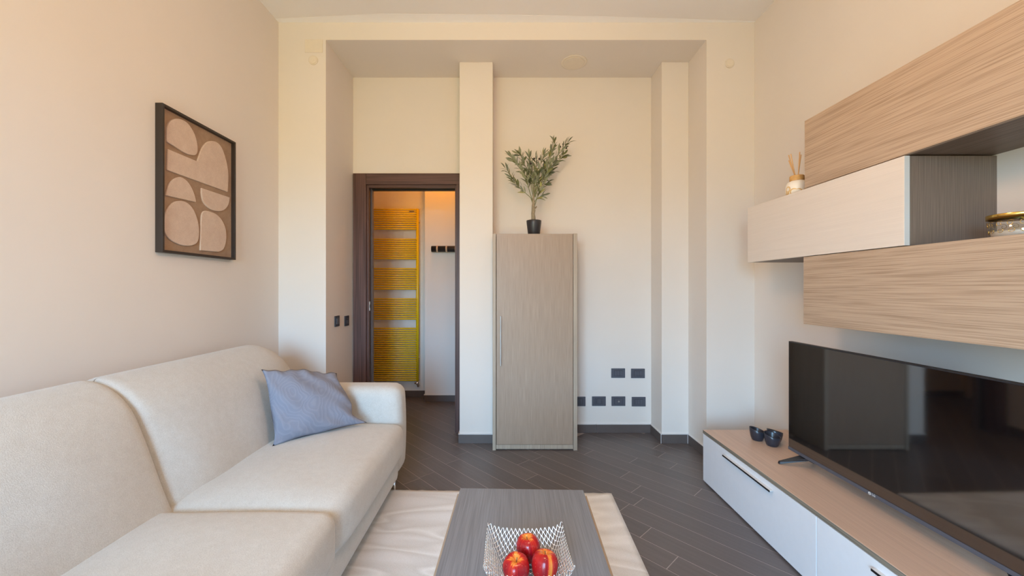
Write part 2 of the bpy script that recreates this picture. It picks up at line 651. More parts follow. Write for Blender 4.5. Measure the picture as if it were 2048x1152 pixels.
tile_mesh = MB().prism([(-TL / 2 + TG / 2, -TW / 2 + TG / 2, -0.008), (TL / 2 - TG / 2, -TW / 2 + TG / 2, -0.008), (TL / 2 - TG / 2, TW / 2 - TG / 2, -0.008), (-TL / 2 + TG / 2, TW / 2 - TG / 2, -0.008)], (0, 0, 0.008)).mesh('tile')
tile_mesh.materials.append(M['tile'])
rt = random.Random(3)
for k in range(-16, 30):
    u0 = known.get(k, -1.2 + rt.uniform(-0.4, 0.4))
    for j in range(-6, 7):
        c = tu * (u0 + (j + 0.5) * TL) + tv * (1.352 + (k + 0.5) * TW)
        q = []
        for a, b in ((-1, -1), (1, -1), (1, 1), (-1, 1)):
            p = c + tu * (a * (TL - TG) / 2) + tv * (b * (TW - TG) / 2)
            q.append((p.x, p.y))
        full = all(R0[0] <= p[0] <= R0[1] and R0[2] <= p[1] <= R0[3] for p in q)
        if full and (c.y < 0.9 or (c.x < XL - 0.2 and c.y < 3.5) or (c.y > 3.65 and c.x > 0)):
            continue                          # not seen: plain bed under sofa end and camera, behind walls
        if full:
            o = bpy.data.objects.new('tile', tile_mesh)
            o.location = (c.x, c.y, 0)
            o.rotation_euler = (0, 0, TH)
        else:
            for fn in (lambda p: p[0] - R0[0], lambda p: R0[1] - p[0], lambda p: p[1] - R0[2], lambda p: R0[3] - p[1]):
                if q:
                    q = clip(q, fn)
            if len(q) < 3 or c.y < 0.9 or (c.x < XL - 0.2 and c.y < 3.5):
                continue
            me = MB().prism([(p[0] - c.x, p[1] - c.y, -0.008) for p in q], (0, 0, 0.008)).mesh('tile')
            me.materials.append(M['tile'])
            o = bpy.data.objects.new('tile', me)
            o.location = (c.x, c.y, 0)
        o.parent = fl
        COL.objects.link(o)

struct('ceiling', MB().box(XL - 0.15, XR + 0.15, REAR_Y - 0.12, YB + 0.12, ZC, ZC + 0.1), M['ceiling'])
# band painted white along the far edge of the ceiling, narrowing to the right
band = [(XL, YF), (XL, 2.864), (-0.90, 2.812), (0.0, 2.822), (0.92, 2.848), (XR, 2.89), (XR, YF)]
struct('trim_1', MB().prism([(x, y, ZC - 0.0008) for x, y in band], (0, 0, 0.0008)), M['ceiling_band'])
struct('wall_left', MB().box(XL - 0.15, XL, REAR_Y - 0.12, YF, 0, ZC), M['wall'])
struct('wall_right', MB().box(XR, XR + 0.15, REAR_Y - 0.12, YF, 0, ZC), M['wall'])
rw = MB()
rw.box(XL - 0.15, WIN[0], REAR_Y - 0.12, REAR_Y, 0, ZC).box(WIN[1], XR + 0.15, REAR_Y - 0.12, REAR_Y, 0, ZC)
rw.box(WIN[0], WIN[1], REAR_Y - 0.12, REAR_Y, WIN[3], ZC).box(WIN[0], WIN[1], REAR_Y - 0.12, REAR_Y, 0, WIN[2])
struct('wall_rear', rw, M['wall'])
wf = MB()
mid = (WIN[0] + WIN[1]) / 2
for a, b in ((WIN[0], WIN[0] + 0.06), (mid - 0.05, mid + 0.05), (WIN[1] - 0.06, WIN[1])):
    wf.box(a, b, REAR_Y - 0.1, REAR_Y - 0.04, WIN[2], WIN[3])
wf.box(WIN[0], WIN[1], REAR_Y - 0.1, REAR_Y - 0.04, WIN[2], WIN[2] + 0.08).box(WIN[0], WIN[1], REAR_Y - 0.1, REAR_Y - 0.04, WIN[3] - 0.07, WIN[3])
struct('window_1', wf, M['lacquer'])
struct('wall_front_left', MB().box(XL - 0.15, NL, YF, YB + 0.12, 0, ZC), M['wall'])
struct('wall_front_right', MB().box(NR, XR + 0.15, YF, YB + 0.12, 0, ZC), M['wall'])
struct('wall_front_top', MB().box(NL, NR, YF, YB + 0.12, ZN, ZC), M['wall'])
bw = MB().box(NL, DX0 - 0.01, YB, YB + 0.12, 0, ZN).box(DX1 + 0.01, NR, YB, YB + 0.12, 0, ZN).box(DX0 - 0.01, DX1 + 0.01, YB, YB + 0.12, DZ + 0.01, ZN)
struct('wall_back', bw, M['wall'])
PY = 3.186
struct('pillar_middle', MB().box(-0.377, -0.108, PY, YB, 0, ZN), M['wall'], bevel=0.003)
struct('pillar_right', MB().box(1.264, NR, PY, YB, 0, ZN), M['wall'], bevel=0.003)
# hall behind the door
struct('wall_hall_back', MB().box(-2.45, 0.7, HB, HB + 0.12, 0, 2.8), M['hall_wall'])
struct('wall_hall_left', MB().box(-2.45, -2.3, YB + 0.12, HB, 0, 2.8), M['hall_wall'])
struct('wall_hall_right', MB().box(0.55, 0.7, YB + 0.12, HB, 0, 2.8), M['hall_wall'])
struct('wall_hall_front', MB().box(-2.45, XL - 0.15, YB, YB + 0.12, 0, 2.8), M['hall_wall'])
struct('pillar_hall', MB().box(-0.902, 0.55, 4.361, HB, 0, 2.8), M['hall_wall'])
struct('ceiling_hall', MB().box(-2.45, 0.7, YB + 0.12, HB + 0.12, 2.8, 2.9), M['hall_wall'])

# skirting of dark tile strips with a white sealant line on top
BH, BT = 0.072, 0.010


def skirting(name, runs):
    o = None
    for i, (x0, x1, y0, y1) in enumerate(runs):
        mb = MB().box(x0, x1, y0, y1, 0.0, BH)
        if o is None:
            o = struct(name, mb, M['skirting'], bevel=0.0015)
        else:
            mb.build('skirting_tile', M['skirting'], o, 0.0015)
        MB().box(x0, x1, y0, y1, BH, BH + 0.005).build('sealant', M['sealant'], o)
    return o


def run_x(x0, x1, y):
    return (x0, x1, y - BT, y)


skirting('baseboard_back', [run_x(0.56, 0.782, YB), run_x(0.785, 1.264, YB)])
bpr = skirting('baseboard_pillar_right', [(1.264 - BT, 1.264, PY - BT, YB - BT - 0.001), run_x(1.265, NR - BT - 0.001, PY)])
for x in (1.2525, NR - BT - 0.004):
    MB().box(x, x + 0.003, PY - BT - 0.002, PY - BT + 0.001, 0, BH + 0.004).build('sealant', M['sealant'], bpr)
skirting('baseboard_niche_right', [(NR - BT, NR, YF - BT, PY)])
skirting('baseboard_front_right', [run_x(NR + 0.001, XR, YF)])
skirting('baseboard_pillar_middle', [run_x(-0.386, -0.108, PY), (-0.377 - BT, -0.377, PY + 0.001, YB - 0.03)])
skirting('baseboard_front_left', [run_x(XL, NL, YF), (NL, NL + BT, YF + 0.001, YB - 0.03)])
skirting('baseboard_left', [(XL, XL + BT, REAR_Y, YF - BT - 0.001)])
skirting('baseboard_right', [(XR - BT, XR, REAR_Y, YF - BT - 0.001)])
skirting('baseboard_hall', [run_x(-2.3, -0.902, HB), (-0.902 - BT, -0.902, 4.352, HB - BT - 0.001), run_x(-0.901, 0.55, 4.361)])

# ------------------------------------------------------------------ door frame in the recess
dr = thing('door_1', None, None, ((DX0 + DX1) / 2, YB, 0))
dr['kind'] = 'structure'
CY = YB - 0.022
MB().box(NL + 0.008, DX0, CY, YB, 0, 2.252).build('casing', M['wenge'], dr, 0.002)
MB().box(DX0 + 0.001, -0.379, CY, YB, DZ, 2.252).build('casing', M['wenge_h'], dr, 0.002)
MB().box(DX1, -0.379, CY, YB, 0, DZ - 0.001).build('casing', M['wenge'], dr, 0.002)
MB().box(DX0 - 0.01, DX0 + 0.016, YB, YB + 0.035, 0, DZ).build('jamb', M['wenge'], dr, 0.001)
MB().box(DX0 - 0.01, DX0 + 0.004, YB + 0.035, YB + 0.08, 0, DZ).build('door_slot', M['seal'], dr)
MB().box(DX0 - 0.01, DX0 + 0.018, YB + 0.08, YB + 0.125, 0, DZ).build('jamb', M['gasket'], dr, 0.001)
MB().box(DX1 - 0.014, DX1 + 0.01, YB, YB + 0.125, 0, DZ).build('jamb', M['wenge'], dr, 0.001)
MB().box(DX0 + 0.017, DX1 - 0.015, YB, YB + 0.035, DZ - 0.022, DZ + 0.01).build('head_jamb', M['wenge_h'], dr, 0.001)
MB().box(DX0 + 0.017, DX1 - 0.015, YB + 0.036, YB + 0.08, DZ - 0.012, DZ + 0.01).build('door_slot', M['seal'], dr)
MB().box(DX0 + 0.017, DX1 - 0.015, YB + 0.081, YB + 0.125, DZ - 0.024, DZ + 0.01).build('head_jamb', M['seal'], dr, 0.001)
sp = MB().box(DX0 + 0.0155, DX0 + 0.019, YB + 0.008, YB + 0.03, 1.06, 1.14).build('strike_plate', M['steel'], dr, 0.001)
MB().box(DX0 + 0.0185, DX0 + 0.0195, YB + 0.013, YB + 0.025, 1.085, 1.115).build('latch_hole', M['seal'], sp)

# ------------------------------------------------------------------ towel radiator and rail in the hall
RY = 4.475
rd = thing('towel_radiator', 'tall yellow towel radiator of many horizontal tubes on hall wall', 'radiator', (-1.29, HB, 0.2))
zs = []


def zz(py, y=RY):
    return 1.25 - (py - 578) * y / FPX


for top, bot, n in ((419.4, 458.1, 10), (478.9, 517.2, 10), (537.6, 577.7, 10), (598.0, 637.6, 10), (656.7, 759.8, 25)):
    for i in range(n):
        zs.append(zz(top + (bot - top) * i / (n - 1)))
RX0, RX1 = -1.60, -1.012
tm = MB().tube([(-0.004, 0, 0), (RX1 - RX0 - 0.004, 0, 0)], 0.0085, 10).mesh('tube')
tm.materials.append(M['radiator'])
for z in zs:
    o = bpy.data.objects.new('tube', tm)
    o.parent = rd
    o.location = (RX0 + 1.29, RY - 0.012 - HB, z - 0.2)
    COL.objects.link(o)
for x in (RX0 + 0.012, RX1):
    MB().tube([(x, RY + 0.012, zs[-1] - 0.012), (x, RY + 0.012, zs[0] + 0.012)], 0.0175, 14).build('collector', M['radiator'], rd)
for z in (2.02, 0.45):
    for x in (RX0 + 0.012, RX1):
        MB().tube([(x, RY + 0.02, z), (x, HB, z)], 0.009, 10).build('bracket', M['radiator'], rd)
vx = RX1 - 0.002
vv = MB().tube([(vx, RY + 0.012, zs[-1] - 0.012), (vx, RY + 0.012, zs[-1] - 0.055), (vx + 0.008, RY + 0.012, zs[-1] - 0.075), (vx + 0.008, HB - 0.002, zs[-1] - 0.082)], 0.010, 10)
vo = vv.build('valve', M['chrome'], rd)
MB().tube([(vx - 0.03, RY + 0.012, zs[-1] - 0.04), (vx + 0.02, RY + 0.012, zs[-1] - 0.04)], 0.012, 12).build('valve_cap', M['chrome'], vo)
MB().box(RX1 - 0.085, RX1 - 0.03, RY - 0.024, RY - 0.02, zs[1] - 0.007, zs[1] + 0.007).build('badge', M['badge_grey'], rd, 0.001)

rail = thing('coat_rail', 'black tubular coat rail with pale rings on hall wall', 'coat rack', (-0.55, 4.361, 1.69))
ry, rz_ = 4.361 - 0.045, 1.69
MB().tube([(-0.818, ry, rz_), (-0.16, ry, rz_)], 0.034, 20).build('rail_tube', M['black_plastic'], rail)
for x in (-0.754, -0.652, -0.550, -0.448, -0.346):
    MB().tube([(x - 0.009, ry, rz_), (x + 0.009, ry, rz_)], 0.0365, 20).build('ring', M['beige_ring'], rail)
MB().box(-0.78, -0.2, ry + 0.03, 4.361, rz_ - 0.02, rz_ + 0.02).build('wall_plate', M['black_plastic'], rail, 0.002)

# ------------------------------------------------------------------ covers on walls and soffit


def disc_on(name, label, c, axis, r, depth, group=None):
    """flat round cover facing -Y or -Z"""
    root = thing(name, label, 'cover', c, group)
    a = Vector((0, -1, 0)) if axis == 'Y' else Vector((0, 0, -1))
    C0 = Vector(c)

    def ringed(r0, r1, d0, d1, nm):
        MB().tube([tuple(C0 + a * d0), tuple(C0 + a * (d1 - 0.001)), tuple(C0 + a * d1)], [r0, r0, r1], 36).build(nm, M['cover'], root)
    ringed(r, r * 0.93, 0.0, depth, 'rim')
    ringed(r * 0.80, r * 0.76, depth, depth + 0.003, 'lid')
    return root


cl = disc_on('round_cover', 'small round cream cover below square plate, left of recess', (-1.424, YF, 2.941), 'Y', 0.034, 0.006)
MB().tube([(-1.424, YF - 0.0085, 2.941), (-1.424, YF - 0.0105, 2.941)], 0.006, 12).build('screw', M['cover'], cl)
cr = disc_on('round_cover', 'small round cream cover high on wall, right of recess', (1.653, YF, 2.918), 'Y', 0.034, 0.006)
MB().tube([(1.653, YF - 0.0085, 2.918), (1.653, YF - 0.0105, 2.918)], 0.006, 12).build('screw', M['cover'], cr)
disc_on('ceiling_cover', 'flush round painted disc in soffit of recess above wardrobe', (0.553, 3.19, ZN), 'Z', 0.104, 0.005)
jb = thing('junction_box_cover', 'square cream wall plate above small round cover, left of recess', 'cover', (-1.42, YF, 3.0))
MB().box(-1.486, -1.354, YF - 0.005, YF, 2.998, 3.095).build('plate', M['cover'], jb, 0.002)
for x in (-1.476, -1.364):
    MB().tube([(x, YF - 0.005, 3.01), (x, YF - 0.0065, 3.01)], 0.004, 10).build('screw', M['cover'], jb)

# ------------------------------------------------------------------ switches and sockets


def socket(label, x, z, kind, group=None, w=0.120, h=0.082):
    root = thing('wall_socket', label, 'socket', (x, YB, z), group)
    y = YB
    MB().box(x - w / 2, x + w / 2, y - 0.008, y, z - h / 2, z + h / 2).build('plate', M['socket'], root, 0.002)
    MB().box(x - 0.036, x + 0.036, y - 0.0095, y - 0.0078, z - 0.025, z + 0.025).build('frame', M['socket_dark'], root, 0.001)
    for i in (-1, 0, 1):
        cx = x + i * 0.0228
        md = MB().box(cx - 0.0106, cx + 0.0106, y - 0.0125, y - 0.0093, z - 0.0222, z + 0.0222).build('module', M['socket'], root, 0.0012)
        if kind == 'outlet' and i != 0 or kind == 'mixed' and i == -1:
            for dz in (-0.013, 0, 0.013):
                MB().tube([(cx, y - 0.0124, z + dz), (cx, y - 0.0132, z + dz)], 0.0033, 10).build('hole', M['seal'], md)
        if kind == 'aerial' and i == 0:
            MB().tube([(cx, y - 0.0124, z), (cx, y - 0.019, z)], 0.0075, 16).build('aerial_pin', M['steel'], md)
    return root


def wx(px):
    return (px - 1012) * YB / FPX


def wz(py):
    return 1.25 - (py - 578) * YB / FPX


G1 = 'black wall plates low beside the wardrobe'
socket('black blank wall plate, left of the upper two beside wardrobe', wx(1236), wz(746), 'blank', G1)
socket('black blank wall plate, right of the upper two beside wardrobe', wx(1275.5), wz(746.5), 'blank', G1)
socket('black wall plate half hidden behind the wardrobe edge', wx(1157), wz(802.5), 'mixed', G1)
socket('black outlet plate with small holes, first clear of wardrobe', wx(1197.5), wz(802), 'outlet', G1)
socket('black plate with a round aerial pin in its middle', wx(1236.5), wz(802), 'aerial', G1)
socket('black blank plate at right end of lower row near pilaster', wx(1277), wz(803), 'blank', G1)


def side_switch(label, y, z, kind):
    """plate on the left side of the recess, facing +X"""
    x = NL
    root = thing('wall_switch', label, 'switch', (x, y, z), 'black switches beside the door')
    MB().box(x, x + 0.009, y - 0.041, y + 0.041, z - 0.042, z + 0.042).build('plate', M['socket_dark'], root, 0.003)
    if kind == 'rocker':
        MB().box(x + 0.0085, x + 0.014, y - 0.023, y + 0.023, z - 0.024, z + 0.024).build('rocker', M['socket'], root, 0.002)
    else:
        MB().box(x + 0.0085, x + 0.0125, y - 0.018, y + 0.018, z - 0.024, z + 0.008).build('rocker', M['socket'], root, 0.002)
        MB().box(x + 0.0085, x + 0.0115, y - 0.018, y + 0.018, z + 0.015, z + 0.021).build('light_strip', M['socket'], root, 0.001)


side_switch('black square switch plate with one wide rocker, nearer the room', 3.085, 0.998, 'rocker')
side_switch('black square switch plate with small rocker, nearer the door', 3.272, 0.985, 'small')

# ------------------------------------------------------------------ framed relief picture on the left wall
pic = thing('framed_picture', 'dark framed relief picture of pale rounded shapes on left wall', 'picture', (XL, 2.138, 1.427))
PX1 = -1.647
for a in ((1.882, 1.894, 1.427, 2.144), (2.382, 2.394, 1.427, 2.144), (1.894, 2.382, 1.427, 1.439), (1.894, 2.382, 2.132, 2.144)):
    MB().box(XL, PX1, a[0], a[1], a[2], a[3]).build('frame_side', M['black_frame'], pic, 0.001)
MB().box(XL + 0.004, -1.668, 1.893, 2.383, 1.438, 2.133).build('backing', M['felt'], pic)
SHAPES = [
    [(0.04, 0.549, 0), (0.039, 0.583, 0), (0.042, 0.619, 0), (0.06, 0.653, 0), (0.092, 0.679, 0), (0.127, 0.691, 0), (0.165, 0.688, 0), (0.2, 0.663, 0), (0.221, 0.63, 0), (0.231, 0.587, 0), (0.229, 0.557, 0), (0.211, 0.536, 0), (0.165, 0.527, 0), (0.116, 0.532, 0), (0.074, 0.54, 0), (0.047, 0.544, 0)],
    [(0.046, 0.511, 1), (0.23, 0.51, 1), (0.251, 0.569, 0), (0.279, 0.617, 0), (0.315, 0.65, 0), (0.362, 0.666, 0), (0.405, 0.655, 0), (0.437, 0.611, 0), (0.459, 0.553, 0), (0.467, 0.49, 0), (0.461, 0.402, 1), (0.041, 0.406, 1)],
    [(0.034, 0.28, 1), (0.047, 0.325, 0), (0.069, 0.362, 0), (0.101, 0.387, 0), (0.13, 0.395, 0), (0.165, 0.384, 0), (0.195, 0.355, 0), (0.216, 0.315, 0), (0.222, 0.288, 1)],
    [(0.259, 0.375, 1), (0.26, 0.338, 0), (0.272, 0.302, 0), (0.304, 0.279, 0), (0.344, 0.269, 0), (0.399, 0.275, 0), (0.437, 0.293, 0), (0.466, 0.326, 0), (0.48, 0.374, 1)],
    [(0.023, 0.144, 0), (0.029, 0.183, 0), (0.047, 0.221, 0), (0.074, 0.252, 0), (0.106, 0.269, 0), (0.15, 0.275, 0), (0.19, 0.259, 0), (0.221, 0.22, 0), (0.239, 0.172, 0), (0.243, 0.122, 0), (0.235, 0.083, 0), (0.216, 0.062, 0), (0.175, 0.049, 0), (0.125, 0.048, 0), (0.074, 0.061, 0), (0.042, 0.082, 0), (0.026, 0.111, 0)],
    [(0.251, 0.032, 1), (0.253, 0.115, 0), (0.257, 0.201, 0), (0.264, 0.236, 0), (0.281, 0.253, 0), (0.315, 0.258, 0), (0.368, 0.252, 0), (0.412, 0.228, 0), (0.441, 0.187, 0), (0.45, 0.142, 0), (0.444, 0.095, 0), (0.424, 0.056, 0), (0.387, 0.037, 1)]]
for s in SHAPES:
    pts = [(-1.669, 1.882 + a, 1.427 + b) for a, b in spline(s, 4)]
    area = sum(pts[i - 1][1] * pts[i][2] - pts[i][1] * pts[i - 1][2] for i in range(len(pts)))
    if area < 0:
        pts.reverse()
    MB().prism(pts, (0.009, 0, 0)).build('relief_shape', M['relief'], pic, 0.003, seg=3)

# ------------------------------------------------------------------ wardrobe
WY, WX0, WX1, WZ = 3.038, -0.104, 0.552, 1.680
wd = thing('wardrobe', 'tall narrow grey brown wooden wardrobe against recess wall', 'wardrobe', ((WX0 + WX1) / 2, 3.2, 0))
WB = 3.182
MB().box(WX0, WX0 + 0.026, WY, WB, 0, WZ).build('side_panel', M['wardrobe_side'], wd, 0.0015)
MB().box(WX1 - 0.030, WX1, WY, YB - 0.013, 0, WZ).build('side_panel', M['wardrobe_side'], wd, 0.0015)
MB().box(WX0 + 0.027, WX1 - 0.031, WY + 0.03, WB, WZ - 0.024, WZ).box(-0.10, WX1 - 0.031, WB, YB - 0.013, WZ - 0.024, WZ).build('top_panel', M['wardrobe_side'], wd)
MB().box(-0.10, WX1 - 0.031, YB - 0.02, YB - 0.013, 0.02, WZ - 0.03).build('back_panel', M['wardrobe_side'], wd)
wdoor = MB().box(WX0 + 0.030, WX1 - 0.033, WY + 0.004, WY + 0.026, 0.045, WZ - 0.002).build('door', M['wardrobe'], wd, 0.0015)
hx = (1001.5 - 1012) * WY / FPX
hb = MB().box(hx - 0.0045, hx + 0.0045, WY - 0.020, WY - 0.012, 0.655, 1.041)
hb.box(hx - 0.004, hx + 0.004, WY - 0.014, WY + 0.005, 0.69, 0.70).box(hx - 0.004, hx + 0.004, WY - 0.014, WY + 0.005, 0.995, 1.005)
hb.build('handle', M['dull_steel'], wdoor, 0.002)
MB().box(WX0 + 0.028, WX1 - 0.032, WY + 0.006, WY + 0.03, 0.008, 0.042).build('plinth', M['wardrobe_side'], wd, 0.001)

# ------------------------------------------------------------------ potted olive on the wardrobe
ZP = WZ
PC = Vector((0.222, 3.125, ZP))
pt = thing('potted_olive', 'small artificial olive tree in black pot standing on the wardrobe', 'plant', tuple(PC))
MB().lathe([(0.0, 0.0), (0.044, 0.0), (0.047, 0.004), (0.058, 0.09), (0.060, 0.112), (0.0585, 0.114), (0.056, 0.112), (0.055, 0.098), (0.0, 0.098)], tuple(PC), 40).build('pot', M['pot'], pt)
MB().lathe([(0.0545, 0.097), (0.0545, 0.102), (0.03, 0.106), (0.0, 0.107)], tuple(PC), 24).build('soil', M['soil'], pt)
K = 0.00399 / 8.864


def bp(x, y, d=0.0):
    """a point of a branch from its place in the crown, metres from the pot's foot"""
    return PC + Vector(((x - 603) * K, d, (1746 - y) * K))


tr = [bp(596, 1500), bp(594, 1430), bp(588, 1370), bp(596, 1310), bp(592, 1240), bp(598, 1170), bp(594, 1100), bp(598, 1020), bp(602, 900)]
trunk = MB().tube(tr, [0.0175, 0.0165, 0.0145, 0.0155, 0.012, 0.011, 0.008, 0.006, 0.004], 12)
trunk.tube([bp(600, 1290), bp(636, 1262), bp(652, 1240)], [0.006, 0.006, 0.004], 8)
trunk.build('trunk', M['bark'], pt)
BR = [
    ([(588, 1200), (545, 1080), (380, 930), (250, 800), (150, 610), (100, 545)], 0.03),
    ([(592, 1180), (500, 900), (455, 710), (350, 580), (270, 470), (185, 385)], -0.04),
    ([(595, 1120), (540, 760), (490, 560), (420, 470), (392, 330), (340, 270)], 0.05),
    ([(598, 1050), (570, 800), (530, 560), (515, 400)], -0.05),
    ([(600, 1050), (625, 700), (640, 520), (645, 390)], 0.0),
    ([(602, 1050), (660, 760), (710, 540), (760, 380)], -0.05),
    ([(606, 1050), (690, 830), (790, 600), (870, 420), (925, 250), (970, 130), (972, 60)], 0.04),
    ([(610, 1060), (730, 850), (860, 590), (980, 420), (1080, 270), (1175, 165)], -0.06),
    ([(612, 1080), (740, 800), (900, 560), (1060, 400), (1150, 280)], 0.06),
    ([(606, 1260), (650, 1120), (700, 980), (740, 880), (830, 840)], -0.03),
    ([(606, 1180), (640, 1120), (700, 1088), (760, 1075)], -0.05),
    ([(598, 1040), (610, 800), (600, 640), (590, 560)], 0.06),
    ([(600, 1040), (700, 780), (830, 680), (930, 600)], 0.02),
]
leaf_meshes = []
for w in (0.0078, 0.0092, 0.0066):
    mb = MB()
    L = 0.070
    st = [(0, 0.0008, 0), (0.12, 0.45, 0.0), (0.35, 0.95, 0.002), (0.6, 1.0, 0.003), (0.85, 0.5, 0.001), (1.0, 0.03, -0.003)]
    for s, ww, z in st:
        mb.v += [(s * L, -w * ww, z + 0.0018 * ww), (s * L, 0, z), (s * L, w * ww, z + 0.0018 * ww)]
    for i in range(len(st) - 1):
        a = i * 3
        mb.f += [(a, a + 3, a + 4, a + 1), (a + 1, a + 4, a + 5, a + 2)]
        mb.sm += [True, True]
    me = mb.mesh('leaf')
    me.materials.append(M['leaf'])
    leaf_meshes.append(me)
rl = random.Random(11)


def put_leaf(p, d, s):
    o = bpy.data.objects.new('leaf', rl.choice(leaf_meshes))
    q = d.to_track_quat('X', 'Z')
    o.rotation_mode = 'QUATERNION'
    from mathutils import Quaternion
    o.rotation_quaternion = q @ Quaternion((1, 0, 0), rl.uniform(-1.6, 1.6))
    o.location = p - PC
    o.scale = (s, s * rl.uniform(0.85, 1.25), s)
    o.parent = pt
    COL.objects.link(o)


for pts, dep in BR:
    n = len(pts)
    P = [bp(x, y, dep * (i / (n - 1))) for i, (x, y) in enumerate(pts)]
    MB().tube(P, [0.0032 * (1 - 0.75 * i / (n - 1)) for i in range(n)], 6).build('branch', M['twig'], pt)
    # walk along the branch
    tot = sum((P[i + 1] - P[i]).length for i in range(n - 1))
    s = max(0.05, tot * 0.30)
    k = 0
    while s < tot:
        r, i = s, 0
        while i < n - 2 and r > (P[i + 1] - P[i]).length:
            r -= (P[i + 1] - P[i]).length
            i += 1
        d = (P[i + 1] - P[i]).normalized()
        p = P[i] + d * r
        side = d.cross(Vector((0, 1, 0))).normalized()
        side = (side * math.cos(k * 1.4) + Vector((0, 1, 0)) * math.sin(k * 1.4) * 0.7).normalized()
        for sg in (1, -1):
            ang = math.radians(rl.uniform(20, 48))
            ld = (d * math.cos(ang) + side * sg * math.sin(ang) + Vector((rl.uniform(-0.12, 0.12), rl.uniform(-0.15, 0.15), rl.uniform(-0.15, 0.1)))).normalized()
            put_leaf(p, ld, rl.uniform(0.78, 1.15))
        s += rl.uniform(0.016, 0.021)
        k += 1
    put_leaf(P[-1], (P[-1] - P[-2]).normalized(), 0.9)
for x, y, d in ((605, 410, -0.02), (690, 436, -0.05), (1062, 202, -0.02), (1102, 190, -0.06), (1162, 241, -0.04), (540, 515, -0.05)):
    p = bp(x, y, d)
    MB().lathe([(0, -0.0085), (0.005, -0.007), (0.0078, -0.001), (0.0075, 0.003), (0.0045, 0.0072), (0, 0.0085)], tuple(p), 12).build('olive', M['olive'], pt)

# ------------------------------------------------------------------ wall cabinets on the right wall
SX = 1.490
c1 = thing('wall_cabinet', 'uppermost long brown wood wall cabinet with ribbed grain', 'cabinet', (XR, 1.1, 1.752), 'wall cabinets above the television')
MB().box(SX, SX + 0.02, 0.30, 1.959, 1.752, 2.088).build('front_panel', M['oak_panel'], c1, 0.001)
MB().box(SX + 0.022, XR, 0.30, 1.957, 1.754, 2.086).build('carcass', M['dark_oak_flat'], c1, 0.001)
c2 = thing('wall_cabinet', 'white fronted wall cabinet sticking out left between two wooden ones', 'cabinet', (XR, 1.94, 1.413), 'wall cabinets above the television')
MB().box(SX, SX + 0.02, 1.469, 2.420, 1.413, 1.749).build('front_panel', M['white_front'], c2, 0.001)
MB().box(SX + 0.0004, SX + 0.0196, 1.4675, 1.4692, 1.4135, 1.7485).build('front_edge', M['edge_white'], c2)
MB().box(SX + 0.023, XR, 1.489, 2.418, 1.4135, 1.749).build('carcass', M['dark_oak_flat'], c2, 0.001)
MB().box(SX + 0.023, XR, 1.469, 1.4885, 1.4135, 1.749).build('end_panel', M['dark_oak'], c2, 0.001)
c3 = thing('wall_cabinet', 'lowest long pale brown wood wall cabinet just above television', 'cabinet', (XR, 1.1, 1.075), 'wall cabinets above the television')
MB().box(SX, SX + 0.02, 0.30, 1.966, 1.075, 1.4095).build('front_panel', M['oak_panel'], c3, 0.001)
MB().box(SX + 0.022, XR, 0.30, 1.964, 1.077, 1.409).build('carcass', M['dark_oak_flat'], c3, 0.001)

# reed diffuser on the white cabinet
DC = (1.560, 2.105, 1.749)
df = thing('reed_diffuser', 'white and gold reed diffuser on end of white wall cabinet', 'diffuser', DC)
MB().lathe([(0, 0), (0.040, 0), (0.048, 0.006), (0.052, 0.028), (0.050, 0.055), (0.043, 0.072), (0.030, 0.080), (0, 0.080)], DC, 36).build('jar', M['diffuser'], df)
MB().lathe([(0.0, 0.079), (0.031, 0.079), (0.033, 0.082), (0.033, 0.104), (0.031, 0.107), (0.0, 0.107)], DC, 28).build('collar', M['cork'], df)
for x, y, tx, ty, tz in ((-0.008, 0, -0.040, -0.010, 0.222), (-0.004, 0.006, -0.030, 0.02, 0.226), (0.004, -0.004, 0.008, -0.01, 0.232), (0.008, 0.004, 0.03, 0.01, 0.225), (0.0, 0.008, -0.022, 0.03, 0.20)):
    MB().tube([(DC[0] + x, DC[1] + y, DC[2] + 0.100), (DC[0] + tx, DC[1] + ty, DC[2] + tz)], 0.0026, 8).build('reed', M['reed'], df)

# glass candle jar on the lowest cabinet
JC = (1.668, 1.275, 1.4095)
jar = thing('candle_jar', 'low glass candle jar with gold rim and scrolls in open shelf', 'candle', JC)
MB().lathe([(0.0, 0.0), (0.058, 0.0), (0.061, 0.004), (0.068, 0.072), (0.066, 0.0725), (0.059, 0.008), (0.0, 0.006)], JC, 48).build('glass', M['glass'], jar)
MB().lathe([(0.0655, 0.070), (0.0705, 0.0695), (0.0712, 0.083), (0.0705, 0.0845), (0.0660, 0.0845), (0.0655, 0.070)], JC, 48).build('rim', M['gold'], jar)
MB().lathe([(0.0, 0.0065), (0.0585, 0.0085), (0.060, 0.028), (0.057, 0.030), (0.0, 0.030)], JC, 36).build('wax', M['wax'], jar)
sc = MB()
for i in range(16):
    a0 = 2 * math.pi * i / 16
    for zc, s0, dr_ in ((0.052, 0.010, 1), (0.030, 0.0085, -1)):
        P = []
        for q in range(15):
            f_ = q / 14.0
            a = dr_ * f_ * 4.4 * math.pi / 2.0 + 0.7
            rr = s0 * (1 - 0.72 * f_)
            z = zc + rr * math.sin(a)
            ang = a0 + rr * math.cos(a) / 0.065
            R = 0.061 + (0.068 - 0.061) * (z - 0.004) / 0.068 + 0.0004
            P.append((JC[0] + R * math.cos(ang), JC[1] + R * math.sin(ang), JC[2] + z))
        sc.tube(P, 0.0007, 5)
scr = sc.build('scroll_pattern', M['gold'], jar)
scr['kind'] = 'stuff'

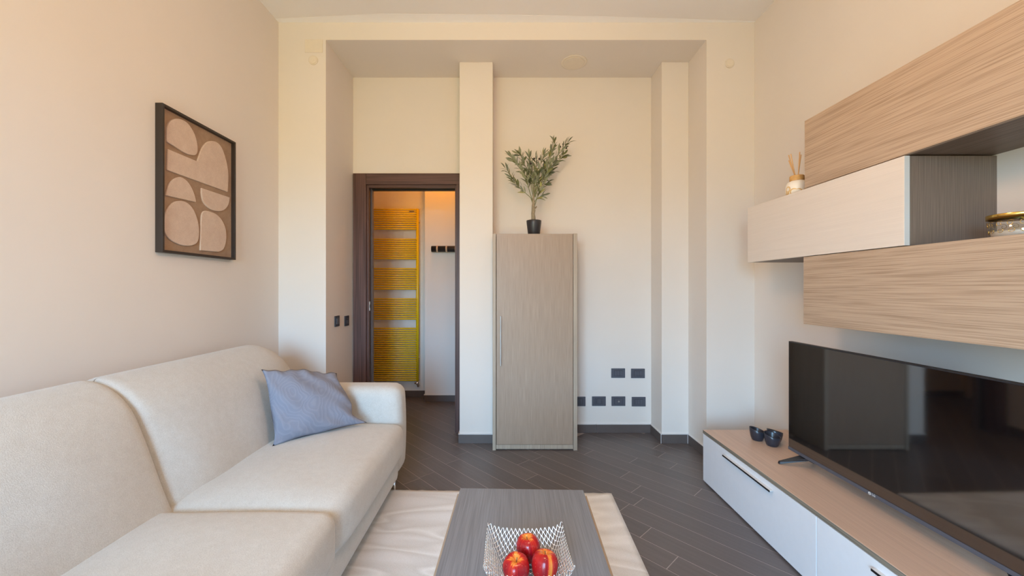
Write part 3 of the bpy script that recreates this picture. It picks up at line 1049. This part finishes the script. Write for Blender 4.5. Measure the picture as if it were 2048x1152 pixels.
# ------------------------------------------------------------------ low television unit
TX, TY0, TY1, TZ = 1.279, 0.687, 2.549, 0.336
tu_ = thing('television_console', 'long low white console with wooden top along right wall', 'cabinet', (1.55, 1.62, 0))
MB().box(TX, XR - 0.012, TY0, TY1, TZ - 0.022, TZ).build('top_panel', M['oak_top'], tu_, 0.0012)
MB().box(TX - 0.0006, TX, TY0, TY1, TZ - 0.0205, TZ - 0.0015).build('edge_strip', M['oak_edge'], tu_)
MB().box(TX + 0.022, XR - 0.012, TY0 + 0.002, TY1 - 0.001, 0.025, TZ - 0.0225).build('carcass', M['lacquer'], tu_)
MB().box(TX + 0.035, XR - 0.03, TY0 + 0.03, TY1 - 0.02, 0.0, 0.0248).build('plinth', M['dark_metal'], tu_)
half = (TY0 + TY1) / 2
for a, b in ((half + 0.0015, TY1), (TY0, half - 0.0015)):
    dw = MB().box(TX + 0.001, TX + 0.021, a, b, 0.010, TZ - 0.025).build('drawer_front', M['lacquer'], tu_, 0.0015)
    m_ = (a + b) / 2
    hd = MB().box(TX - 0.016, TX + 0.002, m_ - 0.205, m_ + 0.205, 0.281, 0.284).build('handle', M['edge_white'], dw)
    MB().box(TX - 0.0185, TX - 0.016, m_ - 0.205, m_ + 0.205, 0.2765, 0.2842).build('handle_lip', M['dark_metal'], dw)  # front of the handle; its dark reflection of the floor is put into the colour

# television
VX = 1.510
tv_ = thing('television', 'black flat television standing on the low console', 'television', (VX, 1.614, TZ))
VY0, VY1, VZ0, VZ1 = 1.130, 2.098, 0.395, 0.972
MB().box(VX, VX + 0.022, VY0, VY1, VZ0, VZ1).build('bezel', M['black_plastic'], tv_, 0.002)
MB().box(VX - 0.0012, VX, VY0 + 0.006, VY1 - 0.006, VZ0 + 0.018, VZ1 - 0.006).build('screen', M['screen'], tv_)
MB().box(VX - 0.0035, VX, VY0 + 0.002, VY1 - 0.002, VZ0 + 0.001, VZ0 + 0.0165).build('lower_strip', M['socket'], tv_, 0.001)
MB().soft(VX + 0.020, VX + 0.065, VY0 + 0.10, VY1 - 0.10, VZ0 + 0.03, VZ0 + 0.36, 0.02, (6, 10, 8)).build('back_housing', M['black_plastic'], tv_)
for sg, y0 in ((1, 1.995), (-1, 1.170)):
    y1 = y0 + sg * 0.058
    out = [(VX + 0.02, y0 - 0.026, VZ0 + 0.004), (VX + 0.02, y0 + 0.026, VZ0 + 0.004), (1.428, y1 + 0.006, TZ + 0.014), (1.428, y1 - 0.006, TZ + 0.014)]
    low = [(VX + 0.02, y0 - 0.02, VZ0 - 0.012), (VX + 0.02, y0 + 0.02, VZ0 - 0.012), (1.425, y1 + 0.007, TZ), (1.425, y1 - 0.007, TZ)]
    mb = MB()
    mb.v += out + low
    mb.f += [(0, 1, 2, 3), (7, 6, 5, 4), (0, 4, 5, 1), (1, 5, 6, 2), (2, 6, 7, 3), (3, 7, 4, 0)]
    mb.sm += [False] * 6
    rear_ = [(VX + 0.01, y0 - 0.022, VZ0 - 0.01), (VX + 0.01, y0 + 0.022, VZ0 - 0.01), (VX + 0.10, y1 + 0.006, TZ), (VX + 0.10, y1 - 0.006, TZ)]
    mb.prism(list(reversed(rear_)), (0, 0, 0.012))
    mb.build('foot', M['black_plastic'], tv_, 0.002)


def text_mesh(body, size, depth):
    c = bpy.data.curves.new('letters', 'FONT')
    c.body = body
    c.size = size
    c.extrude = depth
    c.align_x = 'LEFT'
    c.align_y = 'CENTER'
    o = bpy.data.objects.new('letters', c)
    COL.objects.link(o)
    dg = bpy.context.evaluated_depsgraph_get()
    me = bpy.data.meshes.new_from_object(o.evaluated_get(dg))
    bpy.data.objects.remove(o)
    return me


ym, zm = 1.614, VZ0 + 0.0088
lg = MB()
lg.tube([(VX - 0.0034, ym + 0.012, zm), (VX - 0.0042, ym + 0.012, zm)], 0.0062, 24)
lo = lg.build('logo', M['edge_white'], tv_)
me = text_mesh('LG', 0.0125, 0.0003)
me.materials.append(M['edge_white'])
o = bpy.data.objects.new('logo_letters', me)
o.parent = tv_
o.rotation_euler = (math.radians(90), 0, math.radians(-90))
o.location = (VX - 0.0038 - VX, ym + 0.002 - 1.614, zm - TZ)
COL.objects.link(o)
lf = MB().tube([(VX - 0.0041, ym + 0.012 + 0.004 * math.cos(a), zm + 0.004 * math.sin(a)) for a in [math.pi * (0.5 + i / 10.0) for i in range(15)]], 0.0005, 5)
lf.tube([(VX - 0.0041, ym + 0.012, zm + 0.002), (VX - 0.0041, ym + 0.012, zm - 0.002), (VX - 0.0041, ym + 0.010, zm - 0.002)], 0.0005, 5)
lf.build('emblem_lines', M['socket_dark'], lo)

# three small black bowls
for x, y, a0, lab in ((1.521, 2.376, 0.2, 'small black slanted bowl, left of the three on the console'),
                      (1.612, 2.354, 0.9, 'small black slanted bowl at the back, right of the three'),
                      (1.553, 2.290, -0.4, 'small black slanted bowl in front of the other two')):
    def zf(a, r, z, a0=a0):
        return z if z < 0.02 else z + (z - 0.02) / 0.045 * 0.011 * math.cos(a - a0 - 2.6)
    b = MB().lathe([(0.0, 0.0), (0.025, 0.0), (0.030, 0.005), (0.0365, 0.024), (0.0405, 0.047), (0.0415, 0.064), (0.0403, 0.065), (0.0388, 0.062), (0.034, 0.026), (0.025, 0.011), (0.0, 0.008)], (x, y, TZ), 40, zf).build('small_bowl', M['bowl_black'], None, 0, (x, y, TZ))
    tag(b, lab, 'bowl', 'black bowls on the console')

# ------------------------------------------------------------------ sofa along the left wall
so = thing('sofa', 'beige fabric sofa with rounded cushions along the left wall', 'sofa', (-1.15, 1.4, 0))
SB, SN = 1.43, 0.47                          # split between cushions, inner face of the near arm


def wob(p, s, a):
    return a * noise.noise(Vector((p.x * s, p.y * s, p.z * s)))


def seat_fn(p, t):
    c = (1 - t.x * t.x) * (1 - t.y ** 4)
    if t.z > 0:
        p.z += 0.030 * c * t.z + wob(p, 5, 0.005)
    if t.x > 0:
        p.x += 0.016 * t.x ** 2 * (1 - t.y ** 4) * (1 - 0.5 * abs(t.z))
    return p


def far_seat_fn(p, t):
    p = seat_fn(p, t)
    k = max(0.0, 1 - (p.y - SB) / 0.16)      # sinks a little where it meets the near cushion
    if t.z > 0:
        p.z -= 0.022 * k * k
    if t.x > 0.6:
        p.x -= 0.012 * k * k
    return p


def back_fn(p, t):
    h = (p.z - 0.36) / 0.555
    z1 = 0.775                               # the roll along the top starts here
    if p.z > z1:
        k = min(1.0, (p.z - z1) / (0.915 - z1))
        p.x = -1.33 + (p.x + 1.33) * math.sqrt(max(0.0, 1 - k * k * 0.985))
    p.x += -0.215 * h
    q = (1 - t.y ** 4) * (1 - (2 * min(1, max(0, h)) - 1) ** 2)
    if t.x > 0:
        p.x += 0.034 * q * t.x + wob(p, 4, 0.006)
    if p.y > 2.30:                           # rounded far shoulder
        k = (p.y - 2.30) / 0.20
        p.z -= 0.075 * k * k * k * max(0, h)
    if p.y > SB + 0.03:                      # the far cushion sits a little deeper at the seam
        k = max(0.0, 1 - (p.y - SB - 0.03) / 0.22)
        p.x -= 0.018 * k * k * (1 if t.x > 0 else 0) * max(0.0, 1 - (max(0, h) / 0.85) ** 3)
    for e in (SB + 0.03,):                   # the seam pulls the cloth in a little
        k = max(0.0, 1 - abs(p.y - e) / 0.04)
        p.z -= 0.008 * k * k * max(0, h)
        if t.x > 0:
            p.x -= 0.009 * k * k
    return p


MB().soft(-1.60, -0.640, 0.40, 2.37, 0.115, 0.295, 0.03, (10, 10, 6)).build('base', M['sofa'], so)
MB().soft(-1.665, -1.48, 0.40, 2.40, 0.12, 0.80, 0.05, (6, 10, 8)).build('back_frame', M['sofa'], so)
MB().soft(-1.30, -0.612, SB - 0.004, 2.362, 0.255, 0.447, 0.045, (26, 34, 14), far_seat_fn).build('seat_cushion', M['sofa'], so)
MB().soft(-1.30, -0.612, SN, SB + 0.004, 0.255, 0.451, 0.045, (26, 34, 14), seat_fn).build('seat_cushion', M['sofa'], so)
MB().soft(-1.44, -1.200, SB + 0.030, 2.50, 0.36, 0.915, 0.022, (18, 34, 30), back_fn).build('back_cushion', M['sofa'], so)
MB().soft(-1.44, -1.200, SN - 0.02, SB + 0.030, 0.36, 0.915, 0.022, (18, 34, 30), back_fn).build('back_cushion', M['sofa'], so)


def arm_fn(p, t):
    if t.x > 0:
        p.x += 0.012 * t.x * (1 - t.z * t.z)
    return p


for a, b in ((2.365, 2.56), (0.27, 0.468)):
    MB().soft(-1.655, -0.648, a, b, 0.105, 0.655, 0.065, (14, 14, 18), arm_fn).build('arm', M['sofa'], so)
for x, y in ((-0.70, 2.43), (-1.58, 2.43), (-0.70, 0.36), (-1.58, 0.36)):
    MB().tube([(x, y, 0.135), (x + 0.012, y, 0.004), (x + 0.012, y, 0.0)], [0.012, 0.007, 0.007], 12).build('leg', M['chrome'], so)

# blue grey cushion leaning in the corner
A, B = Vector((-1.165, 1.955, 0.466)), Vector((-0.80, 2.255, 0.482))
Cc, D = Vector((-1.275, 2.045, 0.822)), Vector((-1.005, 2.335, 0.745))
nrm = (B - A).cross(Cc - A).normalized()
if nrm.y > 0:
    nrm = -nrm
N = 44
mb = MB()
ids = {}


def pil(i, j, side):
    edge = i in (0, N) or j in (0, N)
    key = (i, j, 0 if edge else side)
    if key in ids:
        return ids[key]
    u, v = 2.0 * i / N - 1, 2.0 * j / N - 1
    uu = u * (1 - 0.085 * (1 - v ** 6) * u * u)
    vv_ = v * (1 - (0.05 if v < 0 else -0.075) * (1 - u ** 4) * v * v)
    uu -= 0.13 * max(0.0, u) ** 3 * max(0.0, 1 - abs(v + 0.60) / 0.36)
    s, r = (uu + 1) / 2, (vv_ + 1) / 2
    p = A * (1 - s) * (1 - r) + B * s * (1 - r) + Cc * (1 - s) * r + D * s * r
    th = ((1 - u * u) * (1 - v * v)) ** 0.55
    wr = 0.010 * noise.noise(Vector((u * 2.2 + 3, v * 2.2, side * 5.0))) + 0.010 * max(abs(u), abs(v)) ** 2 * math.sin(9 * (u + v * 0.6) + 2 * v)
    if not edge:
        p = p + nrm * side * (0.072 * th if side > 0 else 0.045 * th) + nrm * wr * min(1, th * 2)
    else:
        p = p + nrm * 0.008 * math.sin(7 * u + 5 * v)
    # top edge ruffles
    if v > 0.6:
        p = p + Vector((0, 0, (v - 0.6) * (0.020 * math.sin(6 * u + 1.5) + 0.008 * math.sin(17 * u))))
    ids[key] = len(mb.v)
    mb.v.append(tuple(p))
    return ids[key]


for i in range(N):
    for j in range(N):
        mb.f.append((pil(i, j, 1), pil(i + 1, j, 1), pil(i + 1, j + 1, 1), pil(i, j + 1, 1)))
        mb.f.append((pil(i, j + 1, -1), pil(i + 1, j + 1, -1), pil(i + 1, j, -1), pil(i, j, -1)))
        mb.sm += [True, True]
cu = mb.build('throw_cushion', M['cushion'], None, 0, (-1.0, 2.1, 0.47))
tag(cu, 'blue grey cushion with leaf pattern leaning in the sofa corner', 'cushion')

# ------------------------------------------------------------------ rug
ROT = -0.030
rg = MB()
NXr, NYr = 60, 64
rx0, rx1, ry0, ry1 = -1.10, 0.0, -1.9, 0.0
rr_ = random.Random(5)
fr_off = [0.004 * noise.noise(Vector((i * 0.9, 1.0, 2.0))) for i in range(NXr + 1)]
top = {}
for j in range(NYr + 1):
    for i in range(NXr + 1):
        x = -1.62 + 1.62 * i / NXr
        y = -1.85 + 1.85 * j / NYr
        if j == NYr:
            y += fr_off[i] + (0.004 if i % 7 == 3 else 0)
        z = 0.013 + 0.0012 * noise.noise(Vector((x * 30, y * 30, 0)))
        if i in (0, NXr) or j in (0, NYr):
            z = 0.009
        top[i, j] = len(rg.v)
        rg.v.append((x, y, z))
for j in range(NYr):
    for i in range(NXr):
        rg.f.append((top[i, j], top[i + 1, j], top[i + 1, j + 1], top[i, j + 1]))
        rg.sm.append(True)
loop = [top[i, 0] for i in range(NXr + 1)] + [top[NXr, j] for j in range(1, NYr + 1)] + [top[i, NYr] for i in range(NXr - 1, -1, -1)] + [top[0, j] for j in range(NYr - 1, 0, -1)]
base_i = len(rg.v)
for k in loop:
    rg.v.append((rg.v[k][0], rg.v[k][1], 0.0005))
n = len(loop)
for k in range(n):
    a, b = loop[k], loop[(k + 1) % n]
    rg.f.append((a, base_i + k, base_i + (k + 1) % n, b))
    rg.sm.append(False)
rgo = rg.build('rug', M['rug'])
rgo.location = (0.641, 2.385, 0.0)
rgo.rotation_euler = (0, 0, ROT)
tag(rgo, 'cream patterned rug under the coffee table and sofa front', 'rug')

# ------------------------------------------------------------------ coffee table (turned a little)
ct = thing('coffee_table', 'low grey wood coffee table with two stacked tops on rug', 'table', (0.0645, 1.629, 0), None, ROT, True)
hw = 0.2545
TT = 0.42
MB().box(-hw, hw, -1.0, 0, TT - 0.020, TT).build('tabletop', M['table'], ct, 0.0012)
MB().box(-hw - 0.0005, hw + 0.0005, -1.0, 0.0004, TT - 0.0185, TT - 0.0025).build('edge_band', M['table_edge'], ct)
MB().box(-hw - 0.0125, hw + 0.0145, -1.006, 0.0, TT - 0.046, TT - 0.024).build('lower_top', M['table_edge'], ct, 0.001)
MB().box(-hw + 0.03, hw - 0.03, -0.97, -0.03, TT - 0.024, TT - 0.020).build('hinge_plate', M['dark_metal'], ct)
MB().box(-hw + 0.05, hw - 0.05, -0.93, -0.07, TT - 0.11, TT - 0.046).build('apron', M['dark_metal'], ct)
for sx in (-1, 1):
    for y in (-0.10, -0.90):
        MB().box(sx * 0.19 - 0.018, sx * 0.19 + 0.018, y - 0.018, y + 0.018, 0.0145, TT - 0.11).build('leg', M['dark_metal'], ct, 0.002)

# wire bowl
BC = Vector((0.059, 1.106, TT))
bowl = MB()
NW = 36
AMP, PITCH = 0.62, 2.0 / NW


def surf(u, v):
    r = (abs(u) ** 8 + abs(v) ** 8) ** 0.125
    if r < 1e-6:
        return BC + Vector((0, 0, 0.003))
    t_ = max(0.0, (r - 0.42) / 0.58)
    R = 0.066 * min(r, 0.42) / 0.42 + 0.052 * (t_ ** 1.0)
    zq = 0.003 + 0.090 * t_ ** 1.15 + 0.010 * (u * v) ** 2 * t_
    zq += 0.012 * (-v) * t_
    return BC + Vector((u / r * R, v / r * R * 1.0, zq))


for i in range(NW):
    v0 = -1 + (i + 0.5) * PITCH
    P = []
    nseg = NW * 10
    for k in range(nseg + 1):
        u = -1 + 2.0 * k / nseg
        ph = math.pi * NW * (u + 1) / 2 * 1.0
        s = math.sin(ph * 2 * 0.5 + (math.pi if i % 2 else 0))
        s = max(-1, min(1, s * 1.12))
        w_ = v0 + AMP * PITCH * s
        uu = u + PITCH * (0.06 * math.sin(2 * ph) + 0.16 * noise.noise(Vector((k * 0.31, i * 1.7, 0.0))))
        w_ += PITCH * 0.16 * noise.noise(Vector((k * 0.27, i * 2.3, 5.0)))
        P.append(tuple(surf(max(-1, min(1, uu)), w_)))
    bowl.tube(P, 0.00105, 5)
bo = bowl.build('wire_bowl', M['wire'], None, 0, tuple(BC))
tag(bo, 'square bowl of wavy silver wire mesh holding apples on table', 'bowl')

# apples
prof = [(0.0, 0.007), (0.008, 0.004), (0.016, 0.0), (0.025, 0.003), (0.033, 0.014), (0.0375, 0.028), (0.0392, 0.042), (0.0376, 0.055), (0.0325, 0.0655), (0.0245, 0.0715), (0.0155, 0.0725), (0.0085, 0.0685), (0.003, 0.0635), (0.0, 0.0625)]


def smooth_prof(p, per=3):
    o = []
    for i in range(len(p) - 1):
        a, b, c, d = p[max(i - 1, 0)], p[i], p[i + 1], p[min(i + 2, len(p) - 1)]
        for k in range(per):
            s = k / per
            o.append(tuple(0.5 * (2 * b[q] + (c[q] - a[q]) * s + (2 * a[q] - 5 * b[q] + 4 * c[q] - d[q]) * s * s + (3 * b[q] - a[q] - 3 * c[q] + d[q]) * s ** 3) for q in (0, 1)))
    o.append(p[-1])
    return [(max(0, r), z) for r, z in o]


ap = smooth_prof(prof)
for (x, y, z, rx, ry_, rzz, sc_, lab) in (
        (0.0290, 1.118, 0.0050, 0.22, -0.10, 0.4, 0.96, 'red apple in front left in the wire bowl'),
        (0.1065, 1.115, 0.0050, 0.20, 0.06, 2.3, 0.98, 'red apple in front right in the wire bowl'),
        (0.0700, 1.186, 0.0120, 0.10, 0.02, 4.1, 0.93, 'red apple at the back of the wire bowl')):
    def rf(a, zq, k=rzz):
        return 1 + 0.025 * math.sin(5 * a + k) * (zq / 0.07) + 0.015 * math.cos(2 * a + k)
    a = MB().lathe(ap, (0, 0, 0), 40, None, rf).build('apple', M['apple'])
    a.location = (x, y, TT + z)
    a.rotation_euler = (rx, ry_, rzz)
    a.scale = (sc_, sc_, sc_)
    s = MB().tube([(0, 0, 0.061), (0.001, 0.0, 0.068), (0.003, 0.001, 0.0745)], [0.0013, 0.0011, 0.0016], 8).build('stem', M['stem'])
    s.parent = a
    s.location = (0, 0, 0)
    tag(a, lab, 'apple', 'apples in the wire bowl')
